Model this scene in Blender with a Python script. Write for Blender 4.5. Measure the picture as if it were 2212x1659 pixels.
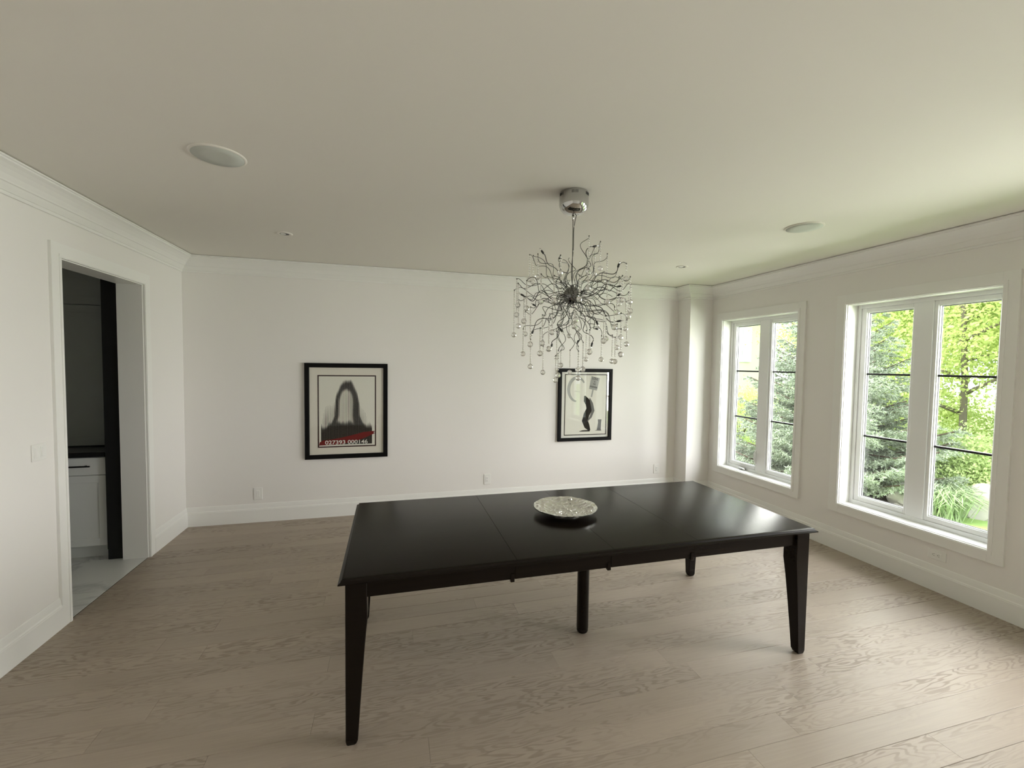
import bpy, bmesh, math, random
import numpy as np
from mathutils import Vector, Matrix, Euler, noise
random.seed(7)
PI = math.pi
sc = bpy.context.scene
COL = sc.collection
for o in list(bpy.data.objects):
    bpy.data.objects.remove(o)

# ------------------------------------------------------------------ camera
F_PX, YAW, PITCH, ROLL = 948.92, 0.2678, -0.0444, 0.0134
CAM = Vector((2.0227, 0.0, 1.7055))
fw = Vector((math.sin(YAW) * math.cos(PITCH), math.cos(YAW) * math.cos(PITCH), math.sin(PITCH)))
r0 = Vector((math.cos(YAW), -math.sin(YAW), 0))
u0 = r0.cross(fw)
rt = math.cos(ROLL) * r0 + math.sin(ROLL) * u0
up = -math.sin(ROLL) * r0 + math.cos(ROLL) * u0
cam_data = bpy.data.cameras.new('camera')
cam_data.sensor_fit = 'HORIZONTAL'
cam_data.sensor_width = 36.0
cam_data.lens = F_PX / 2212 * 36.0
cam_data.clip_start = 0.02
cam_data.clip_end = 300
cam = bpy.data.objects.new('camera', cam_data)
cam.matrix_world = Matrix(((rt.x, up.x, -fw.x, CAM.x), (rt.y, up.y, -fw.y, CAM.y), (rt.z, up.z, -fw.z, CAM.z), (0, 0, 0, 1)))
COL.objects.link(cam)
sc.camera = cam

# ------------------------------------------------------------------ room numbers (metres)
D, W, H = 5.144, 6.085, 2.74          # far wall, right wall, ceiling
XC, YC = 5.74, 4.893                  # corner column
YF = -2.3                             # wall behind the viewpoint
WIN_Y = (2.583, 4.162, 1.004, -0.575)  # window centres on the right wall (two in view, two unseen ones added for daylight)
GZ = -0.6                             # garden level

# ------------------------------------------------------------------ light
WORLD_STRENGTH = 3.6
w = bpy.data.worlds.new('overcast_sky')
sc.world = w
w.use_nodes = True
nt = w.node_tree
bg = nt.nodes['Background']
bg.inputs[1].default_value = WORLD_STRENGTH
tc = nt.nodes.new('ShaderNodeTexCoord')
sx = nt.nodes.new('ShaderNodeSeparateXYZ')
nt.links.new(tc.outputs['Generated'], sx.inputs[0])
rp = nt.nodes.new('ShaderNodeValToRGB')
rp.color_ramp.elements[0].position = 0.0
rp.color_ramp.elements[0].color = (0.93, 0.97, 1.0, 1)
rp.color_ramp.elements[1].position = 1.0
rp.color_ramp.elements[1].color = (0.80, 0.90, 1.0, 1)
nt.links.new(sx.outputs['Z'], rp.inputs[0])
nt.links.new(rp.outputs[0], bg.inputs[0])


def area(name, loc, rot, sxx, syy, power, color):
    l = bpy.data.lights.new(name, 'AREA')
    l.shape = 'RECTANGLE'
    l.size, l.size_y, l.energy, l.color = sxx, syy, power, color
    o = bpy.data.objects.new(name, l)
    o.location, o.rotation_euler = loc, rot
    COL.objects.link(o)
    return o


# added lamps standing in for daylight from garden and sky (broad soft sources, facing the house);
# the near one is stronger, to fill the back wall and ceiling
area('daylight_fill', (W + 1.7, 3.65, 1.75), (0, math.radians(74), 0), 2.7, 3.9, 275, (1.0, 0.972, 0.96))
area('daylight_fill', (W + 1.7, 0.20, 1.75), (0, math.radians(80), 0), 2.7, 2.8, 580, (1.0, 0.972, 0.96))

sun = bpy.data.lights.new('soft_sun', 'SUN')
sun.energy = 6.5
sun.angle = math.radians(25)
sun.color = (1.0, 0.96, 0.86)
so = bpy.data.objects.new('soft_sun', sun)
so.rotation_euler = (math.radians(-8), math.radians(-38), 0)
COL.objects.link(so)

vs = sc.view_settings
vs.view_transform = 'Standard'
vs.look = 'None'
vs.gamma = 1.0
vs.use_curve_mapping = False
vs.exposure = 0.27
sc.cycles.use_denoising = True
sc.cycles.max_bounces = 14
sc.cycles.diffuse_bounces = 8
sc.cycles.transparent_max_bounces = 16
sc.cycles.transmission_bounces = 10
sc.cycles.glossy_bounces = 5
sc.cycles.caustics_reflective = False
sc.cycles.caustics_refractive = False
sc.cycles.sample_clamp_indirect = 4.0


# ------------------------------------------------------------------ materials
def new_mat(name, col=(0.8, 0.8, 0.8), rough=0.5, metal=0.0, **kw):
    m = bpy.data.materials.new(name)
    m.use_nodes = True
    b = m.node_tree.nodes['Principled BSDF']
    b.inputs['Base Color'].default_value = (*col, 1)
    b.inputs['Roughness'].default_value = rough
    b.inputs['Metallic'].default_value = metal
    for k, v in kw.items():
        b.inputs[k.replace('_', ' ')].default_value = v
    return m


def N(m, t, **kw):
    n = m.node_tree.nodes.new(t)
    for k, v in kw.items():
        setattr(n, k, v)
    return n


def L(m, a, b):
    m.node_tree.links.new(a, b)


def paint(name, col, rough, bump=0.02, scale=350):
    m = new_mat(name, col, rough)
    b = m.node_tree.nodes['Principled BSDF']
    b.inputs['Specular IOR Level'].default_value = 0.3
    t = N(m, 'ShaderNodeTexCoord')
    n = N(m, 'ShaderNodeTexNoise')
    n.inputs['Scale'].default_value = scale
    n.inputs['Detail'].default_value = 2
    L(m, t.outputs['Object'], n.inputs['Vector'])
    bp = N(m, 'ShaderNodeBump')
    bp.inputs['Strength'].default_value = bump
    bp.inputs['Distance'].default_value = 0.002
    L(m, n.outputs[0], bp.inputs['Height'])
    L(m, bp.outputs[0], b.inputs['Normal'])
    return m


M = {}
M['wall'] = paint('wall_paint', (0.805, 0.79, 0.77), 0.6)
M['ceil'] = paint('ceiling_paint', (0.76, 0.735, 0.685), 0.85)
M['trim'] = paint('trim_paint', (0.82, 0.82, 0.80), 0.35, 0.006, 120)
M['vinyl'] = paint('white_vinyl', (0.80, 0.81, 0.81), 0.35, 0.004, 80)
M['plastic'] = new_mat('white_plastic', (0.80, 0.80, 0.78), 0.3)
M['dark_slot'] = new_mat('dark_slot', (0.02, 0.02, 0.02), 0.6)
M['muntin'] = new_mat('black_muntin', (0.008, 0.008, 0.009), 0.5)
M['chrome'] = new_mat('polished_chrome', (0.55, 0.55, 0.54), 0.03, 1.0)
M['dark_chrome'] = new_mat('dark_chrome', (0.22, 0.22, 0.215), 0.08, 1.0)
M['arm'] = new_mat('dark_chrome_wire', (0.12, 0.12, 0.113), 0.22, 1.0)
M['socket'] = new_mat('black_socket', (0.02, 0.02, 0.02), 0.4)
M['black_wood'] = new_mat('black_picture_frame', (0.004, 0.004, 0.004), 0.5, Specular_IOR_Level=0.12)
M['black_stone'] = new_mat('black_countertop', (0.006, 0.006, 0.007), 0.2)
M['black_panel'] = new_mat('black_panel', (0.004, 0.004, 0.004), 0.5)
M['midgrey'] = new_mat('midgrey_cabinet', (0.40, 0.435, 0.42), 0.55)  # upper cabinet in one even grey, darker than the base cabinet
M['cabinet'] = new_mat('cabinet_paint', (0.78, 0.80, 0.79), 0.45)
M['handle'] = new_mat('black_handle', (0.01, 0.01, 0.01), 0.35, 0.6)
M['speaker'] = paint('speaker_mesh', (0.57, 0.59, 0.55), 0.8, 0.5, 900)
M['mat_board'] = paint('cream_mat_board', (0.80, 0.75, 0.67), 0.9, 0.02, 300)
M['print_paper'] = paint('print_paper', (0.80, 0.775, 0.70), 0.9, 0.02, 300)
M['ink'] = new_mat('black_ink', (0.008, 0.007, 0.006), 0.8, Specular_IOR_Level=0.05)
M['ink_red'] = new_mat('dark_red_ink', (0.16, 0.004, 0.006), 0.8, Specular_IOR_Level=0.05)
M['ink_maroon'] = new_mat('maroon_ink', (0.025, 0.004, 0.005), 0.8, Specular_IOR_Level=0.05)
M['ink_white'] = new_mat('white_ink', (0.82, 0.80, 0.75), 0.8)
M['ink_grey'] = new_mat('grey_ink', (0.36, 0.36, 0.34), 0.8)
M['ink_mid'] = new_mat('mid_grey_ink', (0.13, 0.13, 0.125), 0.8)
M['crystal'] = new_mat('clear_crystal', (0.97, 0.97, 0.96), 0.02, 0.28, IOR=1.6, Transmission_Weight=1.0)
M['bark'] = paint('bark', (0.10, 0.075, 0.055), 0.9, 0.6, 40)
M['bark_grey'] = paint('grey_bark', (0.16, 0.14, 0.11), 0.9, 0.6, 40)
M['brick'] = paint('pale_brick', (0.50, 0.45, 0.40), 0.9, 0.3, 60)
M['roof'] = paint('grey_shingle', (0.18, 0.17, 0.165), 0.9, 0.5, 50)
M['stucco'] = paint('white_stucco', (0.78, 0.78, 0.77), 0.9, 0.2, 120)
M['far_pane'] = new_mat('far_window_pane', (0.42, 0.44, 0.46), 0.15)
M['rock'] = paint('boulder_rock', (0.44, 0.42, 0.38), 0.9, 0.8, 9)
M['soil'] = paint('dark_mulch', (0.12, 0.10, 0.085), 0.95, 0.8, 30)


def glass_pane(name, refl=1.0):
    m = bpy.data.materials.new(name)
    m.use_nodes = True
    t = m.node_tree
    t.nodes.clear()
    o = t.nodes.new('ShaderNodeOutputMaterial')
    mx = t.nodes.new('ShaderNodeMixShader')
    tr = t.nodes.new('ShaderNodeBsdfTransparent')
    tr.inputs[0].default_value = (0.97, 0.985, 0.98, 1)
    gl = t.nodes.new('ShaderNodeBsdfGlossy')
    gl.inputs['Roughness'].default_value = 0.02
    gl.inputs[0].default_value = (refl, refl, refl, 1)
    lw = t.nodes.new('ShaderNodeLayerWeight')
    pw = t.nodes.new('ShaderNodeMath')
    pw.operation = 'POWER'
    pw.inputs[1].default_value = 4.0
    mr = t.nodes.new('ShaderNodeMapRange')
    mr.inputs[3].default_value = 0.06
    mr.inputs[4].default_value = 0.9
    t.links.new(lw.outputs['Facing'], pw.inputs[0])
    t.links.new(pw.outputs[0], mr.inputs[0])
    t.links.new(mr.outputs[0], mx.inputs[0])
    t.links.new(tr.outputs[0], mx.inputs[1])
    t.links.new(gl.outputs[0], mx.inputs[2])
    t.links.new(mx.outputs[0], o.inputs[0])
    return m


M['glass'] = glass_pane('window_glass')
M['art_glass'] = glass_pane('picture_glass')


def oak():
    m = new_mat('grey_oak_floor', (0.45, 0.39, 0.33), 0.4)
    b = m.node_tree.nodes['Principled BSDF']
    t = N(m, 'ShaderNodeTexCoord')
    oi = N(m, 'ShaderNodeObjectInfo')
    mul = N(m, 'ShaderNodeMath', operation='MULTIPLY')
    mul.inputs[1].default_value = 61.0
    L(m, oi.outputs['Random'], mul.inputs[0])
    add = N(m, 'ShaderNodeVectorMath', operation='ADD')
    L(m, t.outputs['Object'], add.inputs[0])
    L(m, mul.outputs[0], add.inputs[1])
    mp = N(m, 'ShaderNodeMapping')
    mp.inputs['Scale'].default_value = (1.15, 7.0, 1.0)
    L(m, add.outputs[0], mp.inputs['Vector'])
    n1 = N(m, 'ShaderNodeTexNoise')
    n1.inputs['Scale'].default_value = 1.1
    n1.inputs['Detail'].default_value = 3.0
    n1.inputs['Roughness'].default_value = 0.55
    L(m, mp.outputs[0], n1.inputs['Vector'])
    s1 = N(m, 'ShaderNodeMath', operation='MULTIPLY')
    s1.inputs[1].default_value = 120.0
    L(m, n1.outputs[0], s1.inputs[0])
    s2 = N(m, 'ShaderNodeMath', operation='SINE')
    L(m, s1.outputs[0], s2.inputs[0])
    r1 = N(m, 'ShaderNodeMapRange')
    r1.inputs[1].default_value = 0.0
    r1.inputs[2].default_value = 0.8
    L(m, s2.outputs[0], r1.inputs[0])
    # where the grain is strong
    n3 = N(m, 'ShaderNodeTexNoise')
    n3.inputs['Scale'].default_value = 0.9
    mp3 = N(m, 'ShaderNodeMapping')
    mp3.inputs['Scale'].default_value = (1.0, 2.5, 1.0)
    L(m, add.outputs[0], mp3.inputs['Vector'])
    L(m, mp3.outputs[0], n3.inputs['Vector'])
    r3 = N(m, 'ShaderNodeMapRange')
    r3.inputs[1].default_value = 0.40
    r3.inputs[2].default_value = 0.62
    L(m, n3.outputs[0], r3.inputs[0])
    gm = N(m, 'ShaderNodeMath', operation='MULTIPLY')
    L(m, r1.outputs[0], gm.inputs[0])
    L(m, r3.outputs[0], gm.inputs[1])
    # fine pores
    mp2 = N(m, 'ShaderNodeMapping')
    mp2.inputs['Scale'].default_value = (4.0, 130.0, 1.0)
    L(m, add.outputs[0], mp2.inputs['Vector'])
    n2 = N(m, 'ShaderNodeTexNoise')
    n2.inputs['Scale'].default_value = 1.0
    n2.inputs['Detail'].default_value = 2.0
    L(m, mp2.outputs[0], n2.inputs['Vector'])
    # plank tone
    rv = N(m, 'ShaderNodeMapRange')
    rv.inputs[3].default_value = 0.95
    rv.inputs[4].default_value = 1.06
    L(m, oi.outputs['Random'], rv.inputs[0])
    cr = N(m, 'ShaderNodeMix', data_type='RGBA')
    cr.inputs[6].default_value = (0.35, 0.29, 0.232, 1)
    cr.inputs[7].default_value = (0.218, 0.176, 0.138, 1)
    g2 = N(m, 'ShaderNodeMath', operation='MULTIPLY')
    g2.inputs[1].default_value = 0.66
    L(m, gm.outputs[0], g2.inputs[0])
    L(m, g2.outputs[0], cr.inputs[0])
    cp = N(m, 'ShaderNodeMix', data_type='RGBA', blend_type='MULTIPLY')
    cp.inputs[0].default_value = 1.0
    L(m, cr.outputs[2], cp.inputs[6])
    rr = N(m, 'ShaderNodeMapRange')
    rr.inputs[3].default_value = 0.88
    rr.inputs[4].default_value = 1.1
    L(m, n2.outputs[0], rr.inputs[0])
    mm = N(m, 'ShaderNodeMath', operation='MULTIPLY')
    L(m, rr.outputs[0], mm.inputs[0])
    L(m, rv.outputs[0], mm.inputs[1])
    L(m, mm.outputs[0], cp.inputs[7])
    L(m, cp.outputs[2], b.inputs['Base Color'])
    ro = N(m, 'ShaderNodeMapRange')
    b.inputs['Specular IOR Level'].default_value = 0.5
    ro.inputs[3].default_value = 0.42
    ro.inputs[4].default_value = 0.56
    L(m, gm.outputs[0], ro.inputs[0])
    L(m, ro.outputs[0], b.inputs['Roughness'])
    bp = N(m, 'ShaderNodeBump')
    bp.inputs['Strength'].default_value = 0.25
    bp.inputs['Distance'].default_value = 0.0015
    ad = N(m, 'ShaderNodeMath', operation='SUBTRACT')
    L(m, n2.outputs[0], ad.inputs[0])
    L(m, gm.outputs[0], ad.inputs[1])
    L(m, ad.outputs[0], bp.inputs['Height'])
    L(m, bp.outputs[0], b.inputs['Normal'])
    return m


M['oak'] = oak()
M['joint'] = new_mat('floor_joint', (0.09, 0.075, 0.06), 0.9)


def espresso():
    m = new_mat('espresso_wood', (0.012, 0.008, 0.006), 0.3)
    b = m.node_tree.nodes['Principled BSDF']
    t = N(m, 'ShaderNodeTexCoord')
    mp = N(m, 'ShaderNodeMapping')
    mp.inputs['Scale'].default_value = (3.0, 90.0, 90.0)
    L(m, t.outputs['Object'], mp.inputs['Vector'])
    n = N(m, 'ShaderNodeTexNoise')
    n.inputs['Scale'].default_value = 1.0
    n.inputs['Detail'].default_value = 3
    L(m, mp.outputs[0], n.inputs['Vector'])
    cr = N(m, 'ShaderNodeMix', data_type='RGBA')
    cr.inputs[6].default_value = (0.011, 0.0075, 0.005, 1)
    cr.inputs[7].default_value = (0.006, 0.004, 0.003, 1)
    L(m, n.outputs[0], cr.inputs[0])
    L(m, cr.outputs[2], b.inputs['Base Color'])
    bp = N(m, 'ShaderNodeBump')
    bp.inputs['Strength'].default_value = 0.12
    bp.inputs['Distance'].default_value = 0.001
    L(m, n.outputs[0], bp.inputs['Height'])
    L(m, bp.outputs[0], b.inputs['Normal'])
    b.inputs['Roughness'].default_value = 0.26
    b.inputs['Specular IOR Level'].default_value = 0.15
    return m


M['espresso'] = espresso()


def marble():
    m = new_mat('marble_tile', (0.6, 0.6, 0.58), 0.25)
    b = m.node_tree.nodes['Principled BSDF']
    t = N(m, 'ShaderNodeTexCoord')
    oi = N(m, 'ShaderNodeObjectInfo')
    mul = N(m, 'ShaderNodeMath', operation='MULTIPLY')
    mul.inputs[1].default_value = 37.0
    L(m, oi.outputs['Random'], mul.inputs[0])
    add = N(m, 'ShaderNodeVectorMath', operation='ADD')
    L(m, t.outputs['Object'], add.inputs[0])
    L(m, mul.outputs[0], add.inputs[1])
    n = N(m, 'ShaderNodeTexNoise')
    n.inputs['Scale'].default_value = 2.2
    n.inputs['Detail'].default_value = 5
    n.inputs['Distortion'].default_value = 1.2
    L(m, add.outputs[0], n.inputs['Vector'])
    cr = N(m, 'ShaderNodeValToRGB')
    e = cr.color_ramp.elements
    e[0].position, e[0].color = 0.44, (0.66, 0.67, 0.66, 1)
    e[1].position, e[1].color = 0.56, (0.66, 0.67, 0.66, 1)
    q = e.new(0.5)
    q.color = (0.50, 0.51, 0.51, 1)
    L(m, n.outputs[0], cr.inputs[0])
    L(m, cr.outputs[0], b.inputs['Base Color'])
    return m


M['marble'] = marble()


def leaf_mat(name, c1, c2, transl=0.4, rough=0.6):
    """leaf colour varies from leaf to leaf; light also shines through"""
    m = bpy.data.materials.new(name)
    m.use_nodes = True
    t = m.node_tree
    t.nodes.clear()
    o = t.nodes.new('ShaderNodeOutputMaterial')
    g = t.nodes.new('ShaderNodeNewGeometry')
    mx = t.nodes.new('ShaderNodeMix')
    mx.data_type = 'RGBA'
    mx.inputs[6].default_value = (*c1, 1)
    mx.inputs[7].default_value = (*c2, 1)
    t.links.new(g.outputs['Random Per Island'], mx.inputs[0])
    d = t.nodes.new('ShaderNodeBsdfDiffuse')
    tr = t.nodes.new('ShaderNodeBsdfTranslucent')
    ms = t.nodes.new('ShaderNodeMixShader')
    ms.inputs[0].default_value = transl
    t.links.new(mx.outputs[2], d.inputs[0])
    t.links.new(mx.outputs[2], tr.inputs[0])
    t.links.new(d.outputs[0], ms.inputs[1])
    t.links.new(tr.outputs[0], ms.inputs[2])
    t.links.new(ms.outputs[0], o.inputs[0])
    return m


M['needles'] = leaf_mat('blue_spruce_needles', (0.46, 0.51, 0.42), (0.24, 0.29, 0.19), 0.12)
M['leaf_lime'] = leaf_mat('lime_leaves', (0.74, 0.80, 0.38), (0.54, 0.63, 0.24), 0.5)
M['leaf_green'] = leaf_mat('green_leaves', (0.66, 0.74, 0.36), (0.42, 0.54, 0.22), 0.45)
M['leaf_bush'] = leaf_mat('bush_leaves', (0.62, 0.72, 0.36), (0.38, 0.48, 0.21), 0.4)
M['grass'] = leaf_mat('grass_blades', (0.46, 0.54, 0.34), (0.30, 0.40, 0.22), 0.3)
M['lawn'] = paint('lawn', (0.30, 0.44, 0.14), 0.95, 0.8, 60)


# ------------------------------------------------------------------ mesh helpers
class MB:
    def __init__(self):
        self.v, self.f, self.s = [], [], []

    def add(self, vs_, fs, smooth=False):
        b = len(self.v)
        self.v += [tuple(p) for p in vs_]
        self.f += [tuple(b + i for i in f) for f in fs]
        self.s += [smooth] * len(fs)
        return self

    def box(self, x0, x1, y0, y1, z0, z1, bev=0.0):
        if bev <= 0:
            v = [(x, y, z) for z in (z0, z1) for y in (y0, y1) for x in (x0, x1)]
            return self.add(v, [(0, 2, 3, 1), (4, 5, 7, 6), (0, 1, 5, 4), (2, 6, 7, 3), (0, 4, 6, 2), (1, 3, 7, 5)])
        bm = bmesh.new()
        bmesh.ops.create_cube(bm, size=1)
        for p in bm.verts:
            p.co = ((x0 + x1) / 2 + p.co.x * (x1 - x0), (y0 + y1) / 2 + p.co.y * (y1 - y0), (z0 + z1) / 2 + p.co.z * (z1 - z0))
        bmesh.ops.bevel(bm, geom=bm.edges[:], offset=bev, segments=1, affect='EDGES', profile=0.5)
        return self.bm(bm)

    def bm(self, bm, smooth=False):
        bm.verts.index_update()
        self.add([p.co[:] for p in bm.verts], [[q.index for q in f.verts] for f in bm.faces], smooth)
        bm.free()
        return self

    def loft(self, rings, close=True, cap=True, smooth=True):
        """rings: equal-length lists of points"""
        n = len(rings[0])
        vs_ = [p for r in rings for p in r]
        fs = []
        m = n if close else n - 1
        for k in range(len(rings) - 1):
            for i in range(m):
                j = (i + 1) % n
                fs.append((k * n + i, k * n + j, (k + 1) * n + j, (k + 1) * n + i))
        self.add(vs_, fs, smooth)
        if cap and close:
            b = len(self.v) - len(vs_)
            self.f += [tuple(b + i for i in range(n))[::-1], tuple(b + (len(rings) - 1) * n + i for i in range(n))]
            self.s += [False, False]
        return self

    def lathe(self, prof, c=(0, 0, 0), n=32, smooth=True, cap=True):
        rings = [[(c[0] + r * math.cos(2 * PI * i / n), c[1] + r * math.sin(2 * PI * i / n), c[2] + z) for i in range(n)] for r, z in prof]
        return self.loft(rings, True, cap, smooth)

    def tube(self, pts, rad, n=6, cap=True):
        P = [Vector(p) for p in pts]
        rings = []
        up_ = Vector((0, 0, 1))
        for i, p in enumerate(P):
            t = (P[min(i + 1, len(P) - 1)] - P[max(i - 1, 0)]).normalized()
            a = t.cross(up_)
            if a.length < 0.1:
                a = t.cross(Vector((1, 0, 0)))
            a.normalize()
            b = a.cross(t)
            r = rad[i] if isinstance(rad, (list, tuple)) else rad
            rings.append([tuple(p + r * (math.cos(2 * PI * k / n) * a + math.sin(2 * PI * k / n) * b)) for k in range(n)])
        return self.loft(rings, True, cap, True)

    def sphere(self, c, r, seg=12, ring=8, sz=1.0):
        prof = [(max(1e-5, r * math.sin(PI * k / ring)), -r * sz * math.cos(PI * k / ring)) for k in range(ring + 1)]
        return self.lathe(prof, c, seg, True, False)

    def mesh(self, name, mat=None, org=(0, 0, 0)):
        me = bpy.data.meshes.new(name)
        ox, oy, oz = org
        me.from_pydata([(a - ox, b - oy, c - oz) for a, b, c in self.v], [], self.f)
        me.polygons.foreach_set('use_smooth', self.s)
        if mat is not None:
            me.materials.append(M[mat] if isinstance(mat, str) else mat)
        me.update()
        return me

    def build(self, name, mat, parent=None, org=None):
        """org: world origin of the thing; children of it use the same numbers"""
        if parent is not None:
            root = parent
            while root.parent is not None:
                root = root.parent
            o_ = root.location if org is None else org
            o = bpy.data.objects.new(name, self.mesh(name, mat, tuple(o_)))
            o.parent = parent
        else:
            o_ = (0, 0, 0) if org is None else org
            o = bpy.data.objects.new(name, self.mesh(name, mat, tuple(o_)))
            o.location = o_
        COL.objects.link(o)
        return o


def smooth_angle(o, deg=35):
    me = o.data
    me.polygons.foreach_set('use_smooth', [True] * len(me.polygons))
    me.set_sharp_from_angle(angle=math.radians(deg))


def structure(o):
    o['kind'] = 'structure'
    return o


def tag(o, label, cat, group=None):
    o['label'], o['category'] = label, cat
    if group:
        o['group'] = group
    return o


def empty(name, loc):
    o = bpy.data.objects.new(name, None)
    o.empty_display_size = 0.1
    o.location = loc
    COL.objects.link(o)
    return o


def thing(name, loc, label, cat, group=None):
    return tag(empty(name, loc), label, cat, group)


def copy_obj(o, parent=None, loc=None):
    c = o.copy()
    COL.objects.link(c)
    if parent is not None:
        c.parent = parent
    if loc is not None:
        c.location = loc
    return c


def sweep(prof, pts, normals, closed=False):
    """prof: (offset from wall, height); pts: corner polyline on the wall line; normals: inward normal of each segment.
    returns one MB per segment with mitred ends"""
    out = []
    k = len(pts) - 1
    for s in range(k):
        n = Vector(normals[s])
        a, b = Vector(pts[s]), Vector(pts[s + 1])
        pa = Vector(normals[s - 1]) if s > 0 else Vector((0, 0))
        nb = Vector(normals[s + 1]) if s < k - 1 else Vector((0, 0))
        ra = [(*(a + (n + pa) * d), z) for d, z in prof]
        rb = [(*(b + (n + nb) * d), z) for d, z in prof]
        m = MB()
        m.loft([ra, rb], True, True, False)
        out.append(m)
    return out


# ================================================================== ROOM SHELL
m = MB()                                     # left wall with a doorway
DY0, DY1, DZ = 3.435, 4.43, 2.352
m.box(-0.18, 0, YF, DY0, 0, H).box(-0.18, 0, DY1, D + 0.2, 0, H).box(-0.18, 0, DY0, DY1, DZ, H)
structure(m.build('wall_left', 'wall'))
structure(MB().box(0, W + 0.23, D, D + 0.2, 0, H).build('wall_back', 'wall'))
structure(MB().box(-0.18, W + 0.3, YF - 0.2, YF, 0, H).build('wall_front', 'wall'))
HW, WZ0, WZ1 = 0.556, 0.432, 2.31            # window hole: half width, bottom, top
m = MB()
ys = [YF]
for c in sorted(WIN_Y):
    ys += [c - HW, c + HW]
ys.append(D)
for i in range(0, len(ys), 2):
    m.box(W, W + 0.23, ys[i], ys[i + 1], 0, H)
for c in WIN_Y:
    m.box(W, W + 0.23, c - HW, c + HW, 0, WZ0).box(W, W + 0.23, c - HW, c + HW, WZ1, H)
m.box(W + 0.02, W + 0.23, YF, D + 0.2, GZ, 0)
structure(m.build('wall_right', 'wall'))
structure(MB().box(XC, W, YC, D, 0, H).build('column', 'wall'))
structure(MB().box(-2.4, W + 0.3, YF - 0.2, D + 0.4, H, H + 0.15).build('ceiling', 'ceil'))

# crown moulding and baseboard around the room
crown_prof = [(0, H), (0.128, H), (0.128, H - 0.006), (0.141, H - 0.006), (0.141, H - 0.014), (0.131, H - 0.016), (0.131, H - 0.024), (0.112, H - 0.034), (0.092, H - 0.048),
              (0.070, H - 0.068), (0.054, H - 0.090), (0.050, H - 0.098), (0.042, H - 0.100), (0.034, H - 0.112), (0.022, H - 0.128),
              (0.018, H - 0.134), (0.012, H - 0.136), (0.014, H - 0.145), (0.012, H - 0.154), (0, H - 0.154)]
path = [(0, YF), (0, D), (XC, D), (XC, YC), (W, YC), (W, YF)]
nrm = [(1, 0), (0, -1), (-1, 0), (0, -1), (-1, 0)]
for i, s in enumerate(sweep(crown_prof, path, nrm)):
    structure(s.build('trim_%d' % (i + 1), 'trim'))
base_prof = [(0, 0), (0.018, 0), (0.018, 0.132), (0.0165, 0.136), (0.0165, 0.142), (0.0115, 0.150), (0.009, 0.172), (0.006, 0.190), (0.003, 0.197), (0, 0.197)]
segs = sweep(base_prof, [(0, 4.5), (0, D), (XC, D), (XC, YC), (W, YC), (W, YF)], nrm)
for nm, s in zip(('baseboard_left', 'baseboard_back', 'baseboard_column_side', 'baseboard_column_front', 'baseboard_right'), segs):
    structure(s.build(nm, 'trim'))
structure(sweep(base_prof, [(0, YF), (0, 3.363)], [(1, 0)])[0].build('baseboard_left_near', 'trim'))
structure(sweep(base_prof, [(W, YF), (0, YF)], [(0, 1)])[0].build('baseboard_front', 'trim'))

# ------------------------------------------------------------------ plank floor
floor = structure(MB().box(0, W, YF, D, -0.06, -0.006).build('floor', 'joint'))
PW = 0.1412
rng = random.Random(11)
fixed = {1.535: 3.861, 1.255: 4.448}
row = 0
y0 = 1.255 - 26 * PW
k = 0
while y0 + PW * k < D - 0.02:
    a = y0 + PW * k
    b = min(a + PW, D - 0.001)
    k += 1
    if b < YF:
        continue
    a = max(a, YF + 0.001)
    cuts = None
    for fy, fx in fixed.items():
        if abs(a - fy) < 0.03:
            cuts = fx
    x = cuts - 1.9 * 3 if cuts else -rng.uniform(0.0, 1.9)
    xe = 0.0
    while x < W:
        ln = 1.9 if cuts else rng.choice((1.9, 2.2, 2.2, 2.4))
        xa, xb = max(x, 0.001), min(x + ln, W - 0.001)
        if W - xb < 0.25:
            xb = W - 0.001
        x += ln
        if xb < 0.25 or xa > W - 0.25:
            continue
        if xa < 0.25:
            xa = 0.001
        cx_, cy_ = (xa + xb) / 2, (a + b) / 2
        hx, hy = (xb - xa) / 2 - 0.0002, (b - a) / 2 - 0.0006
        e = 0.0014
        zt = rng.uniform(-0.0002, 0.0)
        v = [(-hx, -hy, -0.006), (hx, -hy, -0.006), (hx, hy, -0.006), (-hx, hy, -0.006),
             (-hx, -hy, zt - e), (hx, -hy, zt - e), (hx, hy, zt - e), (-hx, hy, zt - e),
             (-hx + e * 0.3, -hy + e, zt), (hx - e * 0.3, -hy + e, zt), (hx - e * 0.3, hy - e, zt), (-hx + e * 0.3, hy - e, zt)]
        f = [(0, 1, 5, 4), (1, 2, 6, 5), (2, 3, 7, 6), (3, 0, 4, 7), (4, 5, 9, 8), (5, 6, 10, 9), (6, 7, 11, 10), (7, 4, 8, 11), (8, 9, 10, 11)]
        o = bpy.data.objects.new('plank', MB().add(v, f).mesh('plank', 'oak'))
        o.location = (cx_, cy_, 0)
        o.parent = floor
        COL.objects.link(o)

# ------------------------------------------------------------------ doorway to the pantry
door = structure(empty('door_1', (0, 3.93, 0)))
m = MB()
J0, J1, JZ = 3.455, 4.41, 2.332
m.box(-0.182, 0.0, DY0, J0, 0, JZ).box(-0.182, 0.0, J1, DY1, 0, JZ).box(-0.182, 0.0, DY0, DY1, JZ, DZ)
m.build('door_jamb', 'trim', door)
m = MB()
ci0, ci1, cz = J0 - 0.006, J1 + 0.006, JZ + 0.006
co0, co1, czo = 3.363, 4.502, 2.426
m.box(0, 0.017, co0, ci0, 0, cz).box(0, 0.017, ci1, co1, 0, cz).box(0, 0.017, co0, co1, cz, czo)
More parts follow.
